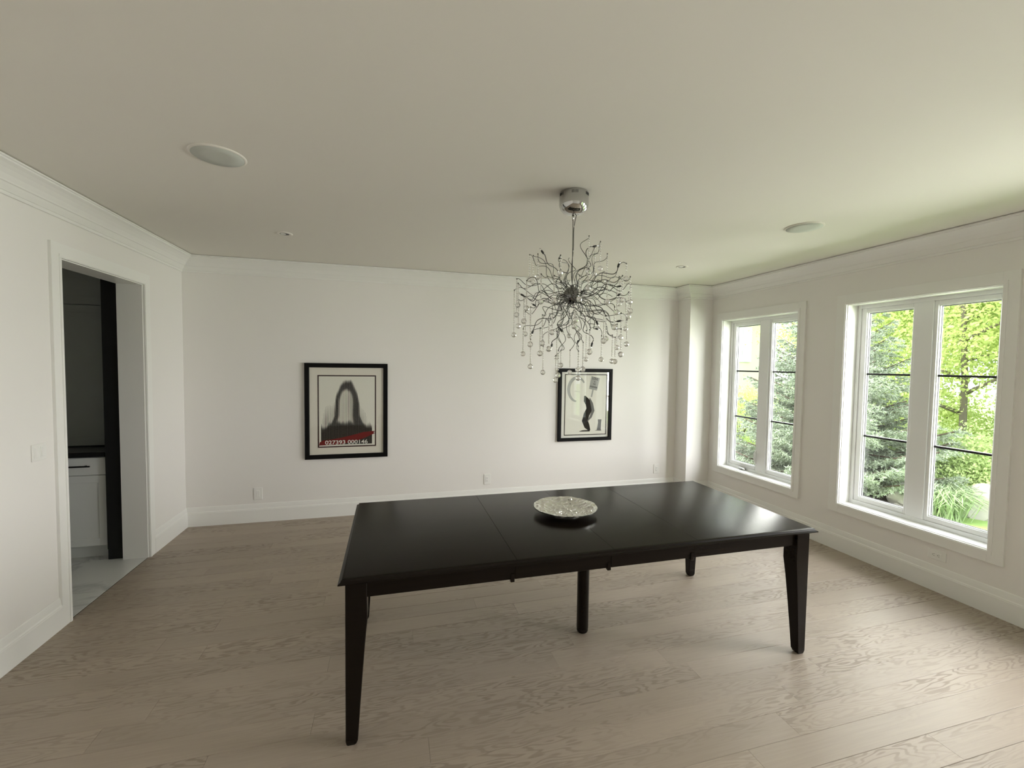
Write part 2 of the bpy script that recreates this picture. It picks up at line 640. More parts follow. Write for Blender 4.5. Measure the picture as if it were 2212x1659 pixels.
# raised inner bead of the casing
m.box(0.017, 0.021, ci0 - 0.022, ci0 - 0.004, 0, cz).box(0.017, 0.021, ci1 + 0.004, ci1 + 0.022, 0, cz)
m.box(0.017, 0.021, ci0 - 0.022, ci1 + 0.022, cz + 0.004, cz + 0.022)
m.build('door_casing', 'trim', door)

# pantry behind the doorway
structure(MB().box(-2.4, -0.004, 2.2, 5.4, -0.06, -0.004).build('floor_pantry', 'joint'))
pf = bpy.data.objects['floor_pantry']
for i in range(4):
    for j in range(6):
        xa, xb = -0.006 - 0.61 * (i + 1), -0.006 - 0.61 * i
        ya, yb = 2.21 + 0.61 * j - 0.20, 2.21 + 0.61 * (j + 1) - 0.20
        xa, ya, yb = max(xa, -2.395), max(ya, 2.205), min(yb, 5.39)
        o = MB().box(xa + 0.0015, xb - 0.0015, ya + 0.0015, yb - 0.0015, -0.004, 0.0, 0.001).build('tile', 'marble', pf, ((xa + xb) / 2, (ya + yb) / 2, 0))
        o.location = ((xa + xb) / 2, (ya + yb) / 2, 0)
structure(MB().box(-2.4, -0.18, 5.12, 5.4, 0, H).build('wall_pantry_back', 'wall'))
structure(MB().box(-2.4, -0.18, 2.0, 2.2, 0, H).build('wall_pantry_front', 'wall'))
structure(MB().box(-2.6, -2.4, 2.0, 5.4, 0, H).build('wall_pantry_left', 'wall'))

CY = 4.47                                     # cabinet face
t = thing('base_cabinet', (-1.3, 4.8, 0), 'white base cabinet with one drawer seen through the doorway, under the black counter', 'cabinet')
MB().box(-2.3, -0.305, CY + 0.02, 5.11, 0.11, 0.88).build('cabinet_body', 'cabinet', t)
MB().box(-2.3, -0.305, CY + 0.075, 5.11, 0.0, 0.11).build('toe_kick', 'cabinet', t)
for k in range(2):
    xb = -0.312 - 0.66 * k
    xa = xb - 0.652
    d = MB().box(xa, xb, CY, CY + 0.02, 0.727, 0.872, 0.0015).build('drawer', 'cabinet', t)
    h = MB().box(xa + 0.12, xb - 0.10, CY - 0.034, CY - 0.024, 0.799, 0.811, 0.002)
    for hx in (xa + 0.16, xb - 0.14):
        h.box(hx - 0.005, hx + 0.005, CY - 0.026, CY, 0.800, 0.810)
    h.build('handle', 'handle', d)
    m = MB().box(xa + 0.05, xb - 0.05, CY + 0.009, CY + 0.02, 0.17, 0.67)
    m.box(xa, xa + 0.06, CY, CY + 0.02, 0.118, 0.721, 0.0015).box(xb - 0.06, xb, CY, CY + 0.02, 0.118, 0.721, 0.0015)
    m.box(xa + 0.06, xb - 0.06, CY, CY + 0.02, 0.118, 0.18, 0.0015).box(xa + 0.06, xb - 0.06, CY, CY + 0.02, 0.66, 0.721, 0.0015)
    m.build('cabinet_door', 'cabinet', t)
o = MB().box(-2.3, -0.305, CY - 0.025, 5.11, 0.881, 0.922, 0.003).build('countertop', 'black_stone', None, (-1.3, 4.8, 0.881))
tag(o, 'black stone countertop on the base cabinet seen through the doorway', 'countertop')
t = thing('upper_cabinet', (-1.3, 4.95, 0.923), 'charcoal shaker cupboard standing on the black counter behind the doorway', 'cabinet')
MB().box(-2.3, -0.305, 4.79, 5.11, 0.924, 2.66).build('cabinet_body', 'midgrey', t)
for k in range(3):
    xb = -0.312 - 0.60 * k
    xa = xb - 0.594
    for z0_, z1_ in ((0.93, 2.18), (2.186, 2.65)):
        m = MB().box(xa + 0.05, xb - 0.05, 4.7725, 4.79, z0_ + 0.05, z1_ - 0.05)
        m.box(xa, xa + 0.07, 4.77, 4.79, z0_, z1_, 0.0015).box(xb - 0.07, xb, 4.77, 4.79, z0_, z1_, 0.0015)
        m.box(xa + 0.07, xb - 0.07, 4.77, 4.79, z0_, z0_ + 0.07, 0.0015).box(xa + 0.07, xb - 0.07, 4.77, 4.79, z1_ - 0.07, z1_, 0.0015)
        m.build('cabinet_door', 'midgrey', t)
t = thing('tall_panel', (-0.245, 4.75, 0), 'tall black end panel between the pantry cabinets and the door jamb', 'panel')
MB().box(-0.302, -0.186, 4.435, 5.11, 0.09, 2.70, 0.002).build('panel_body', 'black_panel', t)
MB().box(-0.302, -0.186, 4.445, 5.11, 0.0, 0.09).build('plinth', 'black_panel', t)


# ------------------------------------------------------------------ windows
def window(n, yc):
    wnd = structure(empty('window_%d' % n, (W, yc, 0.36)))
    ring = lambda m, xa, xb, ho, hi, zo0, zi0, zi1, zo1, bev=0.0: (
        m.box(xa, xb, yc - ho, yc - hi, zo0, zo1, bev), m.box(xa, xb, yc + hi, yc + ho, zo0, zo1, bev),
        m.box(xa, xb, yc - hi, yc + hi, zo0, zi0, bev), m.box(xa, xb, yc - hi, yc + hi, zi1, zo1, bev))
    m = MB()
    ring(m, W - 0.019, W, 0.627, 0.539, 0.360, 0.445, 2.297, 2.388, 0.001)
    ring(m, W - 0.024, W - 0.019, 0.567, 0.546, 0.417, 0.438, 2.304, 2.325, 0.0)
    m.build('window_casing', 'trim', wnd)
    m = MB()
    ring(m, W - 0.002, W + 0.125, 0.556, 0.534, 0.432, 0.450, 2.292, 2.310)
    m.build('window_jamb', 'trim', wnd)
    m = MB()
    ring(m, W + 0.118, W + 0.200, 0.534, 0.502, 0.450, 0.484, 2.260, 2.292, 0.002)
    m.box(W + 0.118, W + 0.200, yc - 0.062, yc + 0.062, 0.484, 2.260, 0.002)
    m.build('window_frame', 'vinyl', wnd)
    for sgn in (1, -1):
        lo, hi = (yc + 0.062, yc + 0.502) if sgn > 0 else (yc - 0.502, yc - 0.062)
        gl = (yc + 0.086, yc + 0.458) if sgn > 0 else (yc - 0.462, yc - 0.088)
        m = MB()
        z0_, z1_, g0, g1 = 0.484, 2.260, 0.523, 2.225
        xa, xb = W + 0.128, W + 0.185
        m.box(xa, xb, lo, gl[0], z0_, z1_, 0.003).box(xa, xb, gl[1], hi, z0_, z1_, 0.003)
        m.box(xa, xb, gl[0], gl[1], z0_, g0, 0.003).box(xa, xb, gl[0], gl[1], g1, z1_, 0.003)
        # glazing bead set back from the face
        bd = 0.007
        m.box(xa + 0.012, xb - 0.01, gl[0], gl[0] + bd, g0, g1).box(xa + 0.012, xb - 0.01, gl[1] - bd, gl[1], g0, g1)
        m.box(xa + 0.012, xb - 0.01, gl[0] + bd, gl[1] - bd, g0, g0 + bd).box(xa + 0.012, xb - 0.01, gl[0] + bd, gl[1] - bd, g1 - bd, g1)
        s = m.build('sash', 'vinyl', wnd)
        MB().add([(W + 0.168, gl[0] + bd, g0 + bd), (W + 0.168, gl[0] + bd, g1 - bd), (W + 0.168, gl[1] - bd, g1 - bd), (W + 0.168, gl[1] - bd, g0 + bd)], [(0, 1, 2, 3)]).build('glass_pane', 'glass', s)
        # dark gasket round the glass
        m = MB()
        a, b = gl[0] + bd, gl[1] - bd
        zz0, zz1 = g0 + bd, g1 - bd
        m.box(W + 0.158, W + 0.165, a, a + 0.003, zz0, zz1).box(W + 0.158, W + 0.165, b - 0.003, b, zz0, zz1)
        m.box(W + 0.158, W + 0.165, a, b, zz0, zz0 + 0.003).box(W + 0.158, W + 0.165, a, b, zz1 - 0.006, zz1)
        m.build('gasket', 'muntin', s)
        for zb in (1.661, 1.091):
            MB().box(W + 0.150, W + 0.186, gl[0] + 0.001, gl[1] - 0.001, zb - 0.0085, zb + 0.0085, 0.002).build('muntin', 'muntin', s)
    return wnd


win1 = window(1, WIN_Y[0])
win2 = window(2, WIN_Y[1])
window(3, WIN_Y[2])  # out of view, added to bring daylight into the near half
window(4, WIN_Y[3])  # out of view too, added so more light reaches the back wall

# folding crank on the sill and lock lever at the mullion of the far window
yc = WIN_Y[1]
m = MB().box(W + 0.085, W + 0.118, yc + 0.20, yc + 0.30, 0.455, 0.480, 0.006)
m.tube([(W + 0.08, yc + 0.29, 0.478), (W + 0.055, yc + 0.27, 0.482), (W + 0.05, yc + 0.22, 0.480), (W + 0.055, yc + 0.18, 0.472)], 0.006, 8)
m.sphere((W + 0.055, yc + 0.175, 0.470), 0.010)
m.build('crank_handle', 'chrome', win2)
m = MB().box(W + 0.108, W + 0.128, yc + 0.064, yc + 0.080, 0.56, 0.72, 0.004)
m.box(W + 0.088, W + 0.110, yc + 0.064, yc + 0.078, 0.60, 0.70, 0.005)
m.build('lock_lever', 'vinyl', win2)


# ================================================================== DINING TABLE
TX0, TX1, TY0, TY1, TZ = 1.800, 4.436, 1.965, 3.075, 0.77
tb = thing('dining_table', (3.118, 2.52, 0), 'long dark espresso wooden extension dining table with tapered legs', 'table')
xs = [TX0, 2.604, 3.121, 3.622, TX1]
TB = 0.748


def edge_prof():
    # (inset from outer lip, z): lip flares out at the bottom
    return [(0.004, TB - 0.003), (0.0, TB), (0.0, TB + 0.004), (0.005, TB + 0.007), (0.010, TB + 0.009), (0.012, TB + 0.013), (0.014, TB + 0.018), (0.020, TB + 0.0205), (0.026, TZ)]


for i in range(4):
    a, b = xs[i] + 0.00025, xs[i + 1] - 0.00025
    rings = []
    for ins, z in edge_prof():
        la = ins if i == 0 else 0.0
        lb = ins if i == 3 else 0.0
        if i not in (0,):
            la = 0.0007 if z >= TZ - 1e-6 else 0.0
        if i not in (3,):
            lb = 0.0007 if z >= TZ - 1e-6 else 0.0
        rings.append([(a + la, TY0 + ins, z), (b - lb, TY0 + ins, z), (b - lb, TY1 - ins, z), (a + la, TY1 - ins, z)])
    m = MB().loft(rings, True, True, False)
    o = m.build('tabletop_leaf', 'espresso', tb)
    smooth_angle(o, 25)
# aprons under every leaf, set back from the edge
AZ0 = 0.662
lx0, lx1, ly0, ly1 = 1.828, 4.408, 1.995, 3.035
for i in range(4):
    a = xs[i] + (0.115 if i == 0 else 0.0005)
    b = xs[i + 1] - (0.115 if i == 3 else 0.0005)
    for ya in (2.012, 3.000):
        MB().box(a, b, ya, ya + 0.02, AZ0, TB - 0.002, 0.001).build('apron', 'espresso', tb)
for xa in (1.846, 4.370):
    MB().box(xa, xa + 0.02, 2.08, 2.95, AZ0, TB - 0.002, 0.001).build('apron', 'espresso', tb)
for i in (1, 2, 3):                           # alignment catches that hang below the apron beside each joint
    for ya in (2.006, 3.006):
        MB().box(xs[i] - 0.024, xs[i] - 0.004, ya, ya + 0.02, AZ0 - 0.012, AZ0 + 0.03, 0.002).build('leaf_catch', 'espresso', tb)
# slide rails under the top
for ya in (2.30, 2.72):
    MB().box(1.95, 4.28, ya, ya + 0.05, 0.695, TB - 0.002).build('slide_rail', 'espresso', tb)


def leg(cx_, cy_, dx, dy):
    """outer corner at (cx_,cy_), body towards (dx,dy); inner faces taper"""
    prof = [(0.0, 0.040), (0.006, 0.046), (0.022, 0.052), (0.05, 0.0535), (0.20, 0.0635), (0.35, 0.074), (0.46, 0.0825), (0.52, 0.088), (0.565, 0.0925), (0.61, 0.0925), (0.66, 0.091), (TB - 0.002, 0.091)]
    rings = []
    for z, w_ in prof:
        o_ = 0.006 if z == 0.0 else (0.003 if z < 0.01 else 0.0)
        x0, y0_ = cx_ + dx * o_, cy_ + dy * o_
        x1, y1 = cx_ + dx * w_, cy_ + dy * w_
        e = 0.003 * dx, 0.003 * dy
        r = [(x0 + e[0], y0_, z), (x1 - e[0], y0_, z), (x1, y0_ + e[1], z), (x1, y1 - e[1], z), (x1 - e[0], y1, z), (x0 + e[0], y1, z), (x0, y1 - e[1], z), (x0, y0_ + e[1], z)]
        rings.append(r if dx * dy > 0 else r[::-1])
    m = MB().loft(rings, True, True, False)
    o = m.build('leg', 'espresso', tb)
    smooth_angle(o, 30)


leg(lx0, ly0, 1, 1)
leg(lx1, ly0, -1, 1)
leg(lx0, ly1, 1, -1)
leg(lx1, ly1, -1, -1)
m = MB().lathe([(0.022, 0), (0.031, 0.003), (0.036, 0.012), (0.036, 0.022), (0.0345, 0.026), (0.0375, 0.030), (0.0375, TB - 0.06)], (3.205, 2.525, 0), 28)
m.box(3.13, 3.28, 2.35, 2.70, TB - 0.06, TB - 0.003)
o = m.build('centre_leg', 'espresso', tb)
smooth_angle(o, 40)

# ------------------------------------------------------------------ hammered platter
M['platter'] = new_mat('hammered_silver', (0.78, 0.77, 0.75), 0.18, 1.0)
pc = (3.085, 2.555, TZ + 0.0005)
pl = thing('platter', pc, 'round hammered silver platter on the dark dining table', 'platter')
rngp = random.Random(3)
cells = []
for _ in range(4000):
    a, r = rngp.uniform(0, 2 * PI), 0.205 * math.sqrt(rngp.random())
    p = (r * math.cos(a), r * math.sin(a))
    if all((p[0] - q[0]) ** 2 + (p[1] - q[1]) ** 2 > 0.029 ** 2 for q in cells):
        cells.append(p)
cells = np.array(cells)
tilt = np.random.RandomState(4).uniform(-0.40, 0.40, (len(cells), 2))


def plate_z(r):
    u = r / 0.2
    return 0.012 + 0.036 * max(0.0, u - 0.25) ** 1.6 * 1.45


nr, na = 40, 132
rings = []
for i in range(nr + 1):
    rr = 0.2 * i / nr
    ring = []
    for j in range(na):
        a = 2 * PI * j / na
        r_ = rr * (1 + 0.004 * math.sin(5 * a + 1) * (rr / 0.2) ** 3 + 0.004 * math.sin(13 * a) * (rr / 0.2) ** 4 + 0.003 * math.sin(29 * a + 1) * (rr / 0.2) ** 8)
        x, y = max(r_, 1e-4) * math.cos(a), max(r_, 1e-4) * math.sin(a)
        d2 = ((cells - (x, y)) ** 2).sum(1)
        q = int(d2.argmin())
        dz = 16.0 * min(d2[q], 0.0004) + 0.6 * float(tilt[q] @ (np.array((x, y)) - cells[q]))
        dz *= 1.0 - max(0.0, (rr / 0.2 - 0.86) / 0.14) * 0.8
        z = plate_z(rr) + dz + 0.0014 * math.sin(7 * a + 0.6) * (rr / 0.2) ** 4
        ring.append((pc[0] + x, pc[1] + y, pc[2] + z))
    rings.append(ring)
for i in range(nr, -1, -8):                   # underside down to the foot
    rr = 0.2 * i / nr
    if rr < 0.07:
        break
    rings.append([(pc[0] + rr * 0.995 * math.cos(2 * PI * j / na), pc[1] + rr * 0.995 * math.sin(2 * PI * j / na), pc[2] + max(0.006, plate_z(rr) - 0.007 + 0.0014 * math.sin(7 * 2 * PI * j / na + 0.6) * (rr / 0.2) ** 4)) for j in range(na)])
m = MB().loft(rings, True, True, True)
o = m.build('dish', 'platter', pl)
smooth_angle(o, 24)
MB().lathe([(0.060, 0), (0.085, 0), (0.088, 0.004), (0.088, 0.012), (0.06, 0.012)], pc, 40).build('foot_ring', 'platter', pl)

# ================================================================== CHANDELIER
hub = Vector((3.080, 2.500, 2.127))
ch = thing('chandelier', (3.080, 2.500, H), 'chrome burst chandelier with hanging crystal strands above the table', 'chandelier')
m = MB().lathe([(0.086, 0), (0.089, -0.004), (0.089, -0.070), (0.087, -0.082), (0.080, -0.098), (0.066, -0.114), (0.045, -0.126), (0.020, -0.131), (0.002, -0.132)], (hub.x, hub.y, H), 48)
can = m.build('canopy', 'chrome', ch)
m = MB()
for a0 in range(0, 360, 60):
    for q in range(5):
        a = math.radians(a0 + 5.2 * q)
        ca, sa = math.cos(a), math.sin(a)
        c = Vector((hub.x + 0.0885 * ca, hub.y + 0.0885 * sa, H - 0.020))
        tx, ty = -sa, ca
        v = []
        for dz in (-0.008, 0.008):
            for dr in (-0.002, 0.0012):
                for dt in (-0.0016, 0.0016):
                    v.append((c.x + ca * dr + tx * dt, c.y + sa * dr + ty * dt, c.z + dz))
        m.add(v, [(0, 1, 3, 2), (4, 6, 7, 5), (0, 4, 5, 1), (2, 3, 7, 6), (0, 2, 6, 4), (1, 5, 7, 3)])
m.build('vent_slots', 'dark_slot', can)['kind'] = 'stuff'
MB().lathe([(0.0065, H - 0.131), (0.0065, H - 0.150), (0.0045, H - 0.152), (0.0045, H - 0.162)], (hub.x - 0.004, hub.y, 0), 12).build('stem_nut', 'chrome', can)
MB().tube([(hub.x - 0.004, hub.y, H - 0.16), (hub.x - 0.003, hub.y, 2.4), (hub.x, hub.y, hub.z + 0.04)], 0.0022, 8).build('stem', 'arm', ch)
pts = []
for k in range(25):
    u = k / 24
    z = (H - 0.130) * (1 - u) + (hub.z + 0.04) * u
    pts.append((hub.x + 0.018 * (1 - u) ** 3 - 0.006 * math.sin(3 * PI * u) * (1 - u) + 0.008 * math.sin(2 * PI * u) * u, hub.y + 0.012 * math.sin(4 * u), z))
MB().tube(pts, 0.0024, 6).build('power_cable', 'arm', ch)
MB().sphere(hub, 0.055, 32, 20).lathe([(0.012, 0.045), (0.012, 0.060), (0.007, 0.066)], hub, 16).build('hub', 'dark_chrome', ch)

STR = [(-0.303,0.223,0.052,0.284),(-0.339,0.04,0.088,0.213),(-0.339,0.011,0.057,0.128),(-0.33,0.027,-0.037,0.155),(-0.224,0.159,0.267,0.155),(-0.188,0.196,0.273,0.168),(-0.224,-0.003,0.233,0.136),(-0.244,-0.126,0.091,0.156),(-0.32,-0.1,0.053,0.155),(-0.221,0.241,-0.078,0.144),(-0.31,-0.019,-0.024,0.143),(-0.256,0.17,-0.197,0.156),(-0.311,-0.151,-0.101,0.207),(-0.244,0.051,-0.267,0.165),(-0.262,-0.213,-0.149,0.154),(-0.252,-0.149,-0.215,0.142),(-0.131,0.141,-0.304,0.165),(-0.209,-0.174,-0.182,0.15),(-0.184,-0.156,-0.106,0.131),(-0.216,-0.263,0.058,0.133),(-0.01,0.218,-0.2,0.172),(-0.093,0.015,-0.364,0.149),(-0.123,-0.102,-0.336,0.145),(-0.024,0.107,-0.328,0.094),(0.06,0.336,0.012,0.155),(-0.148,-0.175,0.192,0.098),(0.014,0.216,0.13,0.141),(0.112,0.306,-0.07,0.151),(0.05,0.135,-0.325,0.143),(-0.088,-0.264,-0.111,0.064),(-0.069,-0.201,-0.066,0.137),(-0.019,-0.155,-0.339,0.155),(0.116,0.156,-0.298,0.152),(-0.009,-0.194,-0.291,0.152),(0.17,0.154,-0.194,0.186),(0.009,-0.239,-0.223,0.123),(-0.076,-0.281,0.064,0.127),(0.006,-0.211,0.122,0.109),(0.074,-0.064,0.348,0.21),(0.176,0.069,0.327,0.168),(0.184,0.006,0.343,0.164),(0.263,0.066,0.289,0.179),(0.082,-0.294,0.043,0.114),(0.257,0.109,-0.228,0.153),(0.077,-0.274,-0.13,0.154),(0.105,-0.243,-0.14,0.129),(0.291,0.027,-0.228,0.164),(0.267,-0.056,-0.246,0.149),(0.149,-0.258,-0.092,0.113),(0.312,0.006,-0.159,0.146),(0.146,-0.288,0.016,0.141),(0.362,0.079,0.152,0.172),(0.192,-0.26,0.085,0.135),(0.226,-0.199,-0.208,0.147),(0.326,-0.015,-0.091,0.151),(0.378,0.02,-0.014,0.17),(0.341,-0.06,-0.137,0.149),(0.287,-0.19,0.056,0.156),(0.236,-0.255,-0.004,0.135),(0.303,-0.104,0.194,0.091),(0.271,-0.209,0.094,0.144)]
LMP = [(-0.188,-0.004,0.236),(-0.04,0.107,0.245),(0.13,0.002,0.306),(0.208,-0.175,0.148),(0.28,-0.04,0.065),(0.16,-0.257,-0.033),(-0.141,0.284,-0.031),(-0.241,0.202,0.014),(-0.195,0.151,-0.202),(-0.121,0.01,-0.293),(-0.13,-0.133,-0.209),(0.16,0.04,-0.275),(0.095,-0.138,-0.16),(0.192,0.065,-0.187),(0.265,-0.07,-0.151),(0.094,0.104,-0.263)]
rc = random.Random(21)


def arm_pts(T, n=32, amp=0.040):
    T = Vector(T)
    d = T.normalized()
    side = d.cross(Vector((0, 0, 1)))
    if side.length < 0.2:
        side = d.cross(Vector((1, 0, 0)))
    side.normalize()
    oth = side.cross(d)
    ph, ph2 = rc.uniform(0, 2 * PI), rc.uniform(0, 2 * PI)
    fr = rc.uniform(1.2, 2.1)
    a1, a2 = amp * rc.uniform(0.5, 1.2), amp * rc.uniform(0.6, 1.3)
    out = []
    for k in range(n + 1):
        u = k / n
        s_ = u * (1 - u) * 4
        env = math.sqrt(max(0.0, s_)) * (0.4 + 0.6 * u)
        p = T * (0.10 + 0.90 * u) + (side * a1 * math.sin(2 * PI * fr * u + ph) + oth * a2 * math.sin(2 * PI * fr * u + ph2)) * env
        out.append(hub + p)
    return out


bead_mesh = {}


def strand_mesh(nb):
    if nb not in bead_mesh:
        m = MB()
        m.tube([(0, 0, 0.004), (0, 0, -nb * 0.0145 - 0.006)], 0.0007, 4)
        for k in range(nb):
            m.sphere((0, 0, -0.011 - k * 0.0145), 0.0054, 8, 6, 1.1)
        me = m.mesh('crystal_strand', 'crystal')
        bead_mesh[nb] = me
    return bead_mesh[nb]


bmb = MB()
bm = bmesh.new()
bmesh.ops.create_icosphere(bm, subdivisions=2, radius=0.0168)
bmb.bm(bm, False)
ball_me = bmb.mesh('crystal_ball', 'crystal')
cap_me = MB().lathe([(0.0045, 0.0), (0.0045, 0.005), (0.002, 0.007)], (0, 0, 0.0135), 10).mesh('ball_cap', 'chrome')
for i, (x, y, z, ln) in enumerate(STR):
    T = (x, y, z)
    P = arm_pts(T)
    MB().tube(P, 0.0019, 5).sphere(P[-1], 0.0042, 8, 6).build('arm', 'arm', ch)
    nb = max(2, int((ln - 0.020) / 0.0145))
    s = bpy.data.objects.new('crystal_strand', strand_mesh(nb))
    s.parent = ch
    s.location = (hub.x + x - ch.location.x, hub.y + y - ch.location.y, hub.z + z - ch.location.z)
    COL.objects.link(s)
    b = bpy.data.objects.new('crystal_ball', ball_me)
    b.parent = s
    b.location = (0, 0, -ln)
    b.rotation_euler = (0, 0, rc.uniform(0, 6))
    COL.objects.link(b)
for i in range(8):                           # shorter filler arms between them
    d = Vector((rc.gauss(0, 1), rc.gauss(0, 1), rc.gauss(0, 0.8))).normalized() * rc.uniform(0.20, 0.31)
    MB().tube(arm_pts(d), 0.0018, 5).build('arm', 'arm', ch)
for T in LMP:
    P = arm_pts(T)
    a = MB().tube(P, 0.0026, 5).build('lamp_arm', 'arm', ch)
    d = (P[-1] - P[-3]).normalized()
    e = P[-1]
    MB().tube([e, e + d * 0.004, e + d * 0.005, e + d * 0.024, e + d * 0.026], [0.003, 0.0045, 0.0062, 0.0062, 0.005], 8).build('lamp_socket', 'socket', a)
    MB().tube([e + d * 0.024, e + d * 0.036, e + d * 0.042, e + d * 0.045], [0.0042, 0.0045, 0.0035, 0.001], 8).build('halogen_bulb', 'crystal', a)


# ================================================================== PICTURES
def frame_ring(m, x0, x1, z0, z1, wd, yb, yf):
    """mitred picture frame, front slightly rounded"""
    outer = [(x0, z0), (x1, z0), (x1, z1), (x0, z1)]
    sgn = [(1, 1), (-1, 1), (-1, -1), (1, -1)]
    prof = [(0, yb), (0, yf + 0.004), (0.004, yf), (wd - 0.004, yf), (wd, yf + 0.004), (wd, yb)]
    rings = [[(ox + sx_ * d, y, oz + sz_ * d) for (ox, oz), (sx_, sz_) in zip(outer, sgn)] for d, y in prof]
    m.loft(rings + [rings[0]], True, False, False)


def rect_ring(m, x0, x1, z0, z1, wd, y, th=0.0004):
    m.box(x0, x1, y - th, y, z0, z0 + wd).box(x0, x1, y - th, y, z1 - wd, z1)
    m.box(x0, x0 + wd, y - th, y, z0 + wd, z1 - wd).box(x1 - wd, x1, y - th, y, z0 + wd, z1 - wd)


def poly(m, pts, y, th=0.0004):
    """flat printed shape at depth y (x,z points)"""
    n = len(pts)
    m.add([(x, y - th, z) for x, z in pts] + [(x, y, z) for x, z in pts],
          [tuple(range(n)), tuple(range(2 * n - 1, n - 1, -1))] + [(i, n + i, n + (i + 1) % n, (i + 1) % n) for i in range(n)])


def stroke(m, pts, wd, y, th=0.0004):
    P = [Vector((a, b)) for a, b in pts]
    lf, rg = [], []
    for i, p in enumerate(P):
        t = (P[min(i + 1, len(P) - 1)] - P[max(i - 1, 0)]).normalized()
        nn = Vector((-t.y, t.x))
        w_ = (wd[i] if isinstance(wd, (list, tuple)) else wd) / 2
        lf.append(p + nn * w_)
        rg.append(p - nn * w_)
    for i in range(len(P) - 1):
        poly(m, [tuple(lf[i]), tuple(lf[i + 1]), tuple(rg[i + 1]), tuple(rg[i])], y, th)


def lettering(text, x, z, size, mat, parent, y, rot=0.0, sx_=1.0):
    c = bpy.data.curves.new('lettering', 'FONT')
    c.body = text
    c.size = size
    c.align_x = 'CENTER'
    c.align_y = 'CENTER'
    c.offset = size * 0.012
    c.extrude = 0.0002
    c.materials.append(M[mat])
    tmp = bpy.data.objects.new('lettering_curve', c)
    COL.objects.link(tmp)
    me = bpy.data.meshes.new_from_object(tmp.evaluated_get(bpy.context.evaluated_depsgraph_get()))
    bpy.data.objects.remove(tmp)
    o = bpy.data.objects.new('lettering', me)
    o.rotation_euler = Euler((PI / 2, -rot, 0), 'XYZ')
    o.scale = (sx_, 1, 1)
    root = parent
    while root.parent:
        root = root.parent
    o.location = Vector((x, y, z)) - root.location
    o.parent = parent
    COL.objects.link(o)
    return o


# large print: black frame, cream mat, striped abstract arch in black and red
pa = thing('framed_print', (1.551, D - 0.02, 1.17), 'large black framed print of dark vertical stripes with a red band', 'picture')
m = MB()
frame_ring(m, 1.122, 1.980, 0.648, 1.693, 0.047, D - 0.001, D - 0.034)
m.build('picture_frame', 'black_wood', pa)
MB().box(1.165, 1.937, D - 0.014, D - 0.004, 0.690, 1.650).build('mat_board', 'mat_board', pa)
pr = MB().box(1.250, 1.855, D - 0.0152, D - 0.0142, 0.771, 1.564).build('print_sheet', 'print_paper', pa)
yp = D - 0.0153
m = MB()
rect_ring(m, 1.250, 1.855, 0.771, 1.564, 0.013, yp)
m.build('printed_border', 'ink_maroon', pr)
AX0, AX1, AZ0_, AZ1_ = 1.283, 1.812, 0.800, 1.515


def sstep(a, b, x):
    t = max(0.0, min(1.0, (x - a) / (b - a)))
    return t * t * (3 - 2 * t)


def dark(u, v):
    """darkness of the stripes, u -1..1 across, v 0..1 upwards"""
    n = noise.noise(Vector((u * 2.4, v * 2.6, 1.7)))
    n2 = noise.noise(Vector((u * 9.0, v * 4.0, 5.3)))
    d = 0.42 * sstep(0.72, 0.40, v) * (0.55 + 0.9 * n) * sstep(1.05, 0.75, abs(u)) + 0.10 * n2
    if v >= 0.46:
        e = ((u - 0.02) / 0.50) ** 2 + ((v - 0.46) / 0.53) ** 2
    else:
        e = ((u - 0.02) / (0.50 + 2.4 * (0.46 - v) ** 1.4)) ** 2
    d = max(d, 0.95 * sstep(1.12, 0.86, e + 0.10 * n2))
    if v >= 0.64:
        i = ((u + 0.02) / 0.29) ** 2 + ((v - 0.64) / 0.22) ** 2
    else:
        i = ((u + 0.02 + 0.10 * (0.64 - v)) / (0.29 + 0.5 * max(0, 0.44 - v))) ** 2
    lite = sstep(1.15, 0.62, i + 0.12 * n2) * sstep(0.27, 0.36, v)
    d = d * (1 - lite) + lite * (0.24 + 0.22 * sstep(-0.1, 0.3, u + 0.2 * n))
    d = max(d, 0.96 * sstep(0.37, 0.27, v + 0.05 * n2 - 0.04 * math.cos(2.6 * u)))
    return max(0.0, min(0.985, d))


m = MB()
NS, NV = 50, 70
pitch = (AX1 - AX0) / NS
for i in range(NS):
    xc_ = AX0 + pitch * (i + 0.5)
    u = (xc_ - AX0) / (AX1 - AX0) * 2 - 1
    lo_edge = []
    for j in range(NV + 1):
        v = j / NV
        d = dark(u, v)
        lo_edge.append((d * pitch * 0.5, AZ0_ + (AZ1_ - AZ0_) * v))
    for j in range(NV):
        (w0, z0_), (w1, z1_) = lo_edge[j], lo_edge[j + 1]
        if w0 < 0.0005 and w1 < 0.0005:
            continue
        m.add([(xc_ - w0, yp - 0.0002, z0_), (xc_ + w0, yp - 0.0002, z0_), (xc_ + w1, yp - 0.0002, z1_), (xc_ - w1, yp - 0.0002, z1_)], [(0, 1, 2, 3)])
o = m.build('printed_stripes', 'ink', pr)
o['kind'] = 'stuff'
m = MB()
poly(m, [(1.262, 0.795), (1.45, 0.800), (1.60, 0.822), (1.74, 0.868), (1.845, 0.918), (1.825, 0.925), (1.848, 0.941), (1.80, 0.940), (1.72, 0.932), (1.62, 0.905), (1.50, 0.878), (1.38, 0.858), (1.30, 0.850), (1.27, 0.830)], yp - 0.0004)
m.build('printed_red_band', 'ink_red', pr)
lettering('027393 000146', 1.545, 0.823, 0.060, 'ink_white', pr, yp - 0.0010, 0.0, 1.18)
MB().add([(1.168, D - 0.02, 0.694), (1.934, D - 0.02, 0.694), (1.934, D - 0.02, 1.646), (1.168, D - 0.02, 1.646)], [(0, 1, 2, 3)]).build('picture_glass', 'art_glass', pa)

